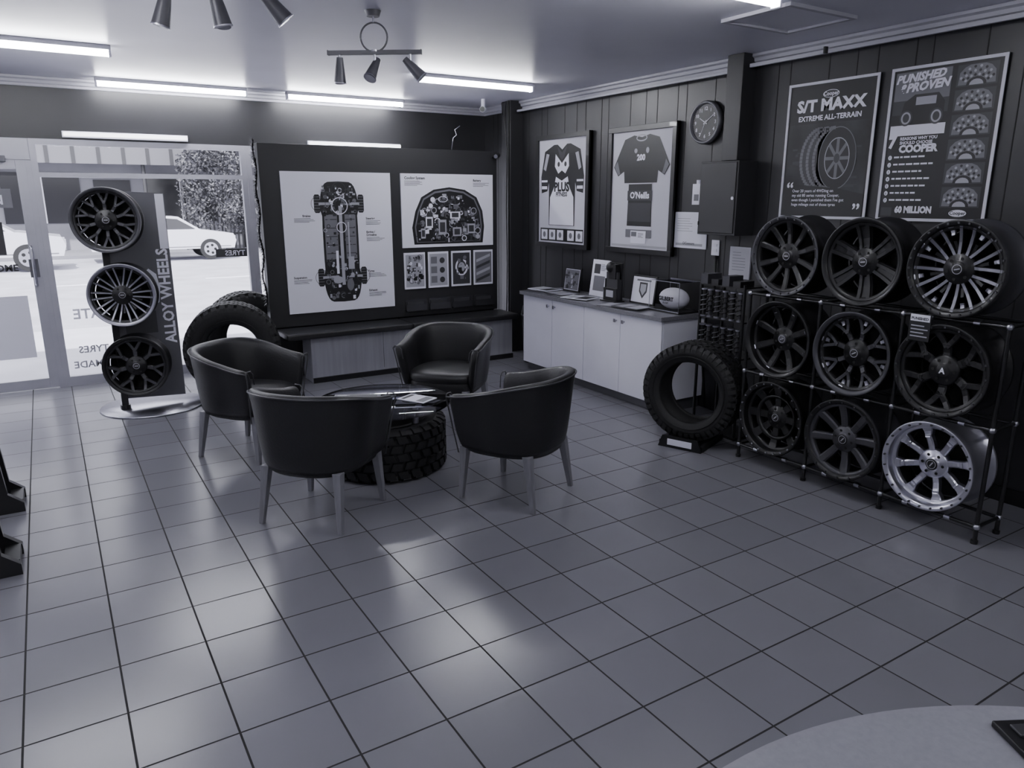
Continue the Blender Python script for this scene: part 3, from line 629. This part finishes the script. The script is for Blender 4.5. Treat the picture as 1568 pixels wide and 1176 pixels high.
def art1(b,w,h):
    z=-.017; cx=w/2
    # dark backing panel behind the upper half, as in the frame
    jer=[(-.30,.95),(-.14,1.01),(-.08,1.01),(0,.96),(.08,1.01),(.14,1.01),(.30,.95),(.365,.70),(.355,.54),(.25,.56),(.225,.64),(.22,.22),(-.22,.22),(-.225,.64),(-.25,.56),(-.355,.54),(-.365,.70)]
    b.flat([(cx+x,y) for x,y in jer],z,inkb)
    b.flat([(cx+x,y) for x,y in[(-.20,.50),(-.13,.60),(-.10,.70),(0,.66),(.10,.70),(.13,.60),(.20,.50),(.21,.225),(-.21,.225)]],z+.001,inkw)
    b.flat([(cx+x,y) for x,y in[(-.11,.92),(0,.83),(.11,.92),(.12,.80),(.06,.73),(0,.76),(-.06,.73),(-.12,.80)]],z+.0015,inkw)
    b.flat([(cx+x,y) for x,y in[(-.08,.99),(0,.93),(.08,.99),(.04,.89),(0,.86),(-.04,.89)]],z+.0018,inkd)
    for s in(-1,1):
        b.rect(min(cx+s*.255,cx+s*.35),.58,max(cx+s*.255,cx+s*.35),.61,z+.0015,inkw); b.rect(min(cx+s*.25,cx+s*.355),.65,max(cx+s*.25,cx+s*.355),.67,z+.0015,inkw)
        b.flat([(cx+s*.22,.92),(cx+s*.27,.93),(cx+s*.32,.78),(cx+s*.28,.76)],z+.0016,inkl)
    b.ell(cx-.055,.82,.020,.024,z+.002,inkd); b.ell(cx+.06,.82,.020,.024,z+.002,inkd)
    b.text('PLUS',cx,.56,.12,inkb,z+.002,'CENTER',.05); b.text('FITNESS',cx,.51,.055,inkb,z+.002,'CENTER',.04)
    b.rect(.08,.06,w-.08,.19,z,inkb)
    for x in(.10,.24,.38,.56,.70): b.rect(x,.075,x+.11,.175,z+.001,[inkw,inkl][int(x*100)%2]); b.ell(x+.055,.125,.025,.03,z+.002,inkm,10)
def art2(b,w,h):
    z=-.017; cx=w/2
    jer=[(-.22,.97),(-.10,1.0),(0,.98),(.10,1.0),(.22,.97),(.36,.74),(.30,.66),(.22,.70),(.21,.60),(-.21,.60),(-.22,.70),(-.30,.66),(-.36,.74)]
    b.flat([(cx+x,y+.01) for x,y in jer],z,inkb); b.flat([(cx+x,y) for x,y in[(-.15,.60),(.15,.60),(.16,.24),(-.16,.24)]],z-.0005,inkb)
    b.rect(cx-.15,.28,cx+.15,.44,z+.001,inkd)
    b.text('200',cx,.80,.07,inkw,z+.002,'CENTER',.05); b.ell(cx-.07,.88,.02,.02,z+.002,inkl); b.ell(cx+.08,.88,.02,.025,z+.002,inkl); b.ring(cx,.985,.07,.03,.012,z+.002,inkl)
    for s in(-1,1): b.flat([(cx+s*.31,.80),(cx+s*.35,.755),(cx+s*.30,.68),(cx+s*.27,.69)],z+.002,inkm)
    b.rect(cx-.16,.46,cx+.16,.545,z+.002,inkd); b.text("O'Neills",cx,.48,.075,inkw,z+.003,'CENTER',.04)
    b.rect(cx-.17,.14,cx+.17,.21,z+.002,inkm); b.rect(cx-.10,.09,cx+.10,.20,z+.003,inkw); b.rect(cx-.09,.15,cx-.02,.19,z+.004,inkm); lines(b,cx,.18,4,.08,z+.004); b.rect(.07,.055,w-.07,.075,z,inkl)
jf('framed_jersey',6.66,1.21,.90,1.11,art1)
jf('framed_jersey',5.47,1.22,.86,1.09,art2)
b=B('wall_clock',onR(4.315,2.27,XR-.003))
b.lathe([(0,.03),(.135,.03),(.14,.045),(.155,.045),(.162,.03),(.16,0),(0,0)],greym,56); b.lathe([(.141,.0455),(.148,.05),(.156,.0455)],greym,56)
b.ell(0,0,.136,.136,.031,inkb,48)
for i in range(12):
    a=math.pi/2-i*math.pi/6; b.text(str(12 if i==0 else i),.103*math.cos(a),.103*math.sin(a)-.012,.038,inkw,.032,'CENTER',.02)
for i in range(60):
    a=2*math.pi*i/60; c,s=math.cos(a),math.sin(a); r0,r1=(.124,.132); n=.0012; b.flat([(r0*c-n*s,r0*s+n*c),(r0*c+n*s,r0*s-n*c),(r1*c+n*s,r1*s-n*c),(r1*c-n*s,r1*s+n*c)],.032,inkl)
for a,l,n in((math.pi*.5-5.25,.07,.005),(math.pi*.5-1.0,.10,.004),(math.pi*.5-3.6,.11,.0015)):
    c,s=math.cos(a),math.sin(a); b.flat([(-.02*c-n*s,-.02*s+n*c),(-.02*c+n*s,-.02*s-n*c),(l*c+n*s*.5,l*s-n*c*.5),(l*c-n*s*.5,l*s+n*c*.5)],.034,inkw)
b.ell(0,0,.008,.008,.035,inkl); b.done()
b=B('electrical_meter_box'); b.box(4.30,XR-.003,3.80,4.17,1.43,1.965,wallm); b.box(4.292,4.30,3.815,4.155,1.445,1.955,wallm); b.cyl((4.288,3.835,1.7),(4.292,3.835,1.7),.012,steel); b.box(4.285,4.295,4.15,4.16,1.5,1.53,black); b.done(.004)
b=B('wall_notice',onR(4.63,1.30,XR-.003)); b.box(0,.38,0,.29,0,.008,paper); lines(b,.05,.24,6,.2,.009,inkl,.02); b.rect(.04,.02,.34,.04,.009,inkl); b.text('OConnors',.12,.03,.03,inkd,.0095,bold=.02); b.done(.001)
b=B('hand_sanitiser_dispenser',onR(4.38,1.65,XR-.003)); b.box(0,.09,0,.16,0,.06,white); b.cyl((.045,.16,.03),(.045,.19,.03),.025,white); b.box(.02,.07,.03,.08,.06,.062,inkm); b.done(.006)
b=B('light_switch',onR(4.19,1.26,XR-.003)); b.box(0,.08,0,.12,0,.008,white); b.box(.02,.06,.03,.05,.008,.013,paper); b.box(.02,.06,.07,.09,.008,.013,paper); b.box(.03,.05,-.03,0,0,.02,black); b.done(.002)
b=B('certificate_frame',onR(3.99,1.10,XR-.003)); b.box(0,.20,0,.24,0,.015,alum); b.rect(.012,.012,.188,.228,.016,inkl); lines(b,.03,.2,7,.13,.017,inkm,.022); b.done(.001)
b=B('power_cable'); b.tube([(4.48,4.13,1.26),(4.48,4.12,1.0),(4.47,4.12,.9),(4.40,4.05,.84),(4.36,4.08,.78),(4.36,4.08,.4),(4.38,4.05,.05)],.010,black); b.done()
b=B('shock_absorber_display')
b.box(4.02,4.30,3.42,3.86,0,.02,black)
for x in(4.04,4.28):
    for y in(3.44,3.84): b.cyl((x,y,.02),(x,y,1.12),.012,satin,10)
for z in(.60,.86,1.10):
    b.box(4.03,4.29,3.43,3.85,z-.01,z,satin)
for zb in (.60,.86):
    for i,y in enumerate((3.47,3.54,3.61,3.68,3.75,3.81)):
        x=4.045; b.cyl((x,y,zb),(x,y,zb+.2),.015,black if i%2 else gun,12)
        b.tube([(x+.024*math.cos(t*.8),y+.024*math.sin(t*.8),zb+.03+.0045*t) for t in range(34)],.0045,greym if i%2 else black,6)
        b.cyl((x,y,zb+.195),(x,y,zb+.205),.026,steel,12); b.cyl((x,y,zb+.0),(x,y,zb+.012),.024,steel,12)
for i,y in enumerate((3.5,3.6,3.7,3.8)): b.box(4.02,4.16,y-.035,y+.03,1.10,1.14+.03*(i%2),[black,gun][i%2])
b.done()
b=B('security_camera'); b.cyl((4.05,7.05,2.62),(4.05,7.05,2.70),.02,white); b.cyl((4.06,7.06,2.60),(3.97,6.93,2.585),.03,white,20); b.cyl((3.97,6.93,2.585),(3.965,6.922,2.584),.026,black,20); b.done()
b=B('security_camera'); b.cyl((4.13,6.995,2.12),(4.13,6.95,2.14),.012,black); b.cyl((4.18,6.97,2.14),(4.11,6.90,2.125),.026,black,20); b.cyl((4.11,6.9,2.125),(4.106,6.896,2.124),.02,steel,20); b.done()
b=B('antenna_cable'); b.tube([(3.66,7.03,2.185),(3.68,7.03,2.30),(3.72,7.03,2.33),(3.70,7.03,2.38),(3.76,7.03,2.42)],.004,steel,6); b.done()
b=B('hanging_cable'); b.tube([(4.30,7.0,2.69),(4.28,7.0,2.5),(4.31,7.0,2.2),(4.30,7.0,1.6),(4.31,7.0,1.0),(4.30,7.0,.3)],.006,black,6); b.tube([(4.28,6.98,2.68),(4.22,6.96,2.66),(4.24,6.97,2.55)],.005,black,6); b.done()
# ------------------------------------------------------------------ left stands
for Y in(4.82,3.98):
    b=B('tyre_display_stand',Tr((-.36,Y,0)))
    for yy in(-.12,.12): b.prism([(.07,0),(.07,.05),(.0,.11),(-.04,.62),(-.07,.62),(-.05,.10),(-.30,.03),(-.30,0)],-.02,.02,satin,frame((1,0,0),(0,0,1),(0,-1,0),(0,yy,0)))
    b.box(-.06,-.03,-.12,.12,.1,.6,satin); b.box(0,.065,-.10,.10,.02,.06,black)
    b.done(.002)
# ------------------------------------------------------------------ reception desk
b=B('reception_desk'); pts=[(.9+.95*math.cos(t),-.24+.95*math.sin(t)) for t in [math.radians(-5+103*i/32) for i in range(33)]]+[(.77,-.32)]
b.prism(pts,.710,.75,mat('desk_laminate',.30,.16,0,.05,90),side=mat('desk_edge_band',.02,.4))
pts2=[(.9+.85*math.cos(t),-.24+.85*math.sin(t)) for t in [math.radians(-3+99*i/32) for i in range(33)]]+[(.82,-.28)]
b.prism(pts2,0,.7095,satin); b.done()
b=B('desk_keypad',Tr((1.34,.42,.751))@Matrix.Rotation(-.5,4,'Z')); b.box(-.02,.25,-.12,.10,0,.012,black); 
for i in range(6):
    for j in range(5): b.box(.0+.038*i,.03+.038*i,-.10+.038*j,-.07+.038*j,.012,.018,inkm if (i*j)%4==1 else inkd)
b.done(.002)
# ------------------------------------------------------------------ outside
pave=mat('footpath_concrete',.5,.8,0,.1,2); road=mat('asphalt_road',.38,.8,0,.12,1.5)
b=B('footpath_outside'); b.box(-25,35,YB+.1,11.5,-.12,-.02,pave); b.done()
b=B('road_outside'); b.box(-25,35,11.5,26,-.2,-.08,road); 
for i in range(-8,12): b.box(i*3,i*3+1.2,18,18.12,-.08,-.078,paper)
b.done()
b=B('footpath_far'); b.box(-25,35,26,60,-.12,.02,mat('far_footpath',.22,.8)); b.done()
bw=mat('building_render',.26,.7,0,.12,1); bd=mat('building_awning',.045,.6); bg=mat('building_glass',.04,.15)
b=B('building_across_street')
b.box(-20,30,29,36,0.02,8,bw); b.box(-20,8.0,27.4,29,2.9,3.15,bd); b.box(-20,8.0,27.3,27.4,2.75,3.35,mat('awning_fascia',.15,.6))
for i in range(40): b.box(-20+i*.7,-19.9+i*.7,27.27,27.3,2.75,3.35,bd)
b.box(-20,30,28.9,29,3.6,3.8,bd)
for x in range(-18,9,3): b.cyl((x,27.5,.02),(x,27.5,2.9),.06,bd,10)
for x in(-9,-5,-1,3.2,6.0,10,14): b.box(x,x+2.2,28.95,29,.9,2.4,bg); b.box(x-.05,x+2.25,28.93,28.97,2.4,2.5,bd); b.box(x+1.05,x+1.15,28.93,28.96,.9,2.4,paper)
b.box(1.6,2.7,28.94,29,.02,2.3,bd)
b.done()
b=B('street_fence'); 
for i in range(50): b.box(4.0+i*.13,4.05+i*.13,27.0,27.03,.02,2.2,bd)
for z in(.5,1.3,2.1): b.box(4.0,10.5,27.03,27.06,z,z+.06,bd)
b.done()
def car(x,y,dirx,m,s=.9):
    b=B('parked_car',Tr((x,y,-.06))@Matrix.Diagonal((dirx*s,s,s,1)))
    low=[(-2.1,.35),(2.1,.35),(2.18,.6),(2.1,.82),(1.2,.95),(-2.0,1.0),(-2.18,.8),(-2.15,.5)]
    cab=[(1.15,.93),(.45,1.38),(-1.1,1.44),(-1.9,1.2),(-2.05,.98)]
    T=frame((1,0,0),(0,0,1),(0,-1,0),(0,0,0))
    b.prism(low,-.85,.85,m,T); b.prism(cab,-.72,.72,m,T)
    for sy in(-1,1):
        win=[(.95,.98),(.42,1.30),(-.25,1.36),(-.25,.98)]; win2=[(-.32,.98),(-.32,1.36),(-1.1,1.37),(-1.7,1.18),(-1.75,.98)]
        for w_ in(win,win2): b.prism(w_,.721,.73,bg,frame((1,0,0),(0,0,1),(0,-sy,0),(0,0,0)))
        for wx in(-1.35,1.35):
            b.cyl((wx,sy*.70,.33),(wx,sy*.87,.33),.33,rubber,28); b.cyl((wx,sy*.87,.33),(wx,sy*.885,.33),.22,steel,20)
            for k in range(5):
                a=k*2*math.pi/5; b.cyl((wx+.13*math.cos(a),sy*.885,.33+.13*math.sin(a)),(wx+.13*math.cos(a),sy*.89,.33+.13*math.sin(a)),.045,matte,8)
        b.box(-.3,-.28,sy*.851-.004,sy*.851+.004,.4,.97,inkm); b.box(-2.0,2.0,sy*.851-.003,sy*.851+.003,.40,.43,inkm)
    b.box(2.1,2.19,-.7,-.45,.62,.75,inkl); b.box(2.1,2.19,.45,.7,.62,.75,inkl); b.box(-2.19,-2.1,-.8,-.6,.7,.9,inkm)
    b.done(.06,3)
carp=mat('car_white_paint',.6,.3,coat=.5)
car(2.95,24.4,1,carp); car(-1.75,22.8,1,carp,1.0); car(8.5,23.8,-1,carp)
b=B('street_tree'); lm=mat('tree_leaves',.09,.6,0,.5,2); 
b.cyl((5.2,26.2,.025),(5.25,26.2,1.5),.12,bd,12,.09)
for k in range(7): b.cyl((5.25,26.2,1.4),(5.25+U(-1.1,1.1),26.2+U(-.4,.4),U(2.2,3.6)),.05,bd,8,.02)
cl=[(5.2+U(-1.2,1.1),26.1+U(-.3,.3),U(.9,4.4),U(.35,.6)) for _ in range(46)]
for i in range(14000):
    c=random.choice(cl); d=Vector((U(-1,1),U(-1,1),U(-1,1)))
    if d.length>1: continue
    p0=Vector(c[:3])+d*c[3]; a=Vector((U(-1,1),U(-1,1),U(-1,1))).normalized(); n=a.cross(Vector((U(-1,1),U(-1,1),U(-1,1)))).normalized(); s=U(.04,.08)
    b.add([tuple(p0-a*s),tuple(p0+n*s*.5),tuple(p0+a*s),tuple(p0-n*s*.5)],[(0,1,2,3)],lm)
b.done()
# ------------------------------------------------------------------ light
w=bpy.data.worlds.new('sky'); bpy.context.scene.world=w; w.use_nodes=True; nt=w.node_tree; bgd=nt.nodes['Background']
sk=nt.nodes.new('ShaderNodeTexSky'); sk.sky_type='HOSEK_WILKIE'; sk.sun_direction=(-.2,-.5,.85); sk.turbidity=4
bwn=nt.nodes.new('ShaderNodeRGBToBW'); nt.links.new(sk.outputs[0],bwn.inputs[0])
mr=nt.nodes.new('ShaderNodeMapRange'); mr.inputs[1].default_value=0; mr.inputs[2].default_value=1; mr.inputs[3].default_value=.6; mr.inputs[4].default_value=1.3; mr.clamp=True
nt.links.new(bwn.outputs[0],mr.inputs[0])
cc=nt.nodes.new('ShaderNodeCombineColor'); 
for i,t in enumerate((.95,.96,1.05)):
    q=nt.nodes.new('ShaderNodeMath'); q.operation='MULTIPLY'; q.inputs[1].default_value=t; nt.links.new(mr.outputs[0],q.inputs[0]); nt.links.new(q.outputs[0],cc.inputs[i])
nt.links.new(cc.outputs[0],bgd.inputs[0]); bgd.inputs[1].default_value=5.5
s=bpy.data.lights.new('sun','SUN'); s.energy=11; s.angle=.02; s.color=(.97,.97,1); so=bpy.data.objects.new('sun',s); bpy.context.scene.collection.objects.link(so)
so.rotation_euler=Vector((.25,.6,-.85)).to_track_quat('-Z','Y').to_euler()
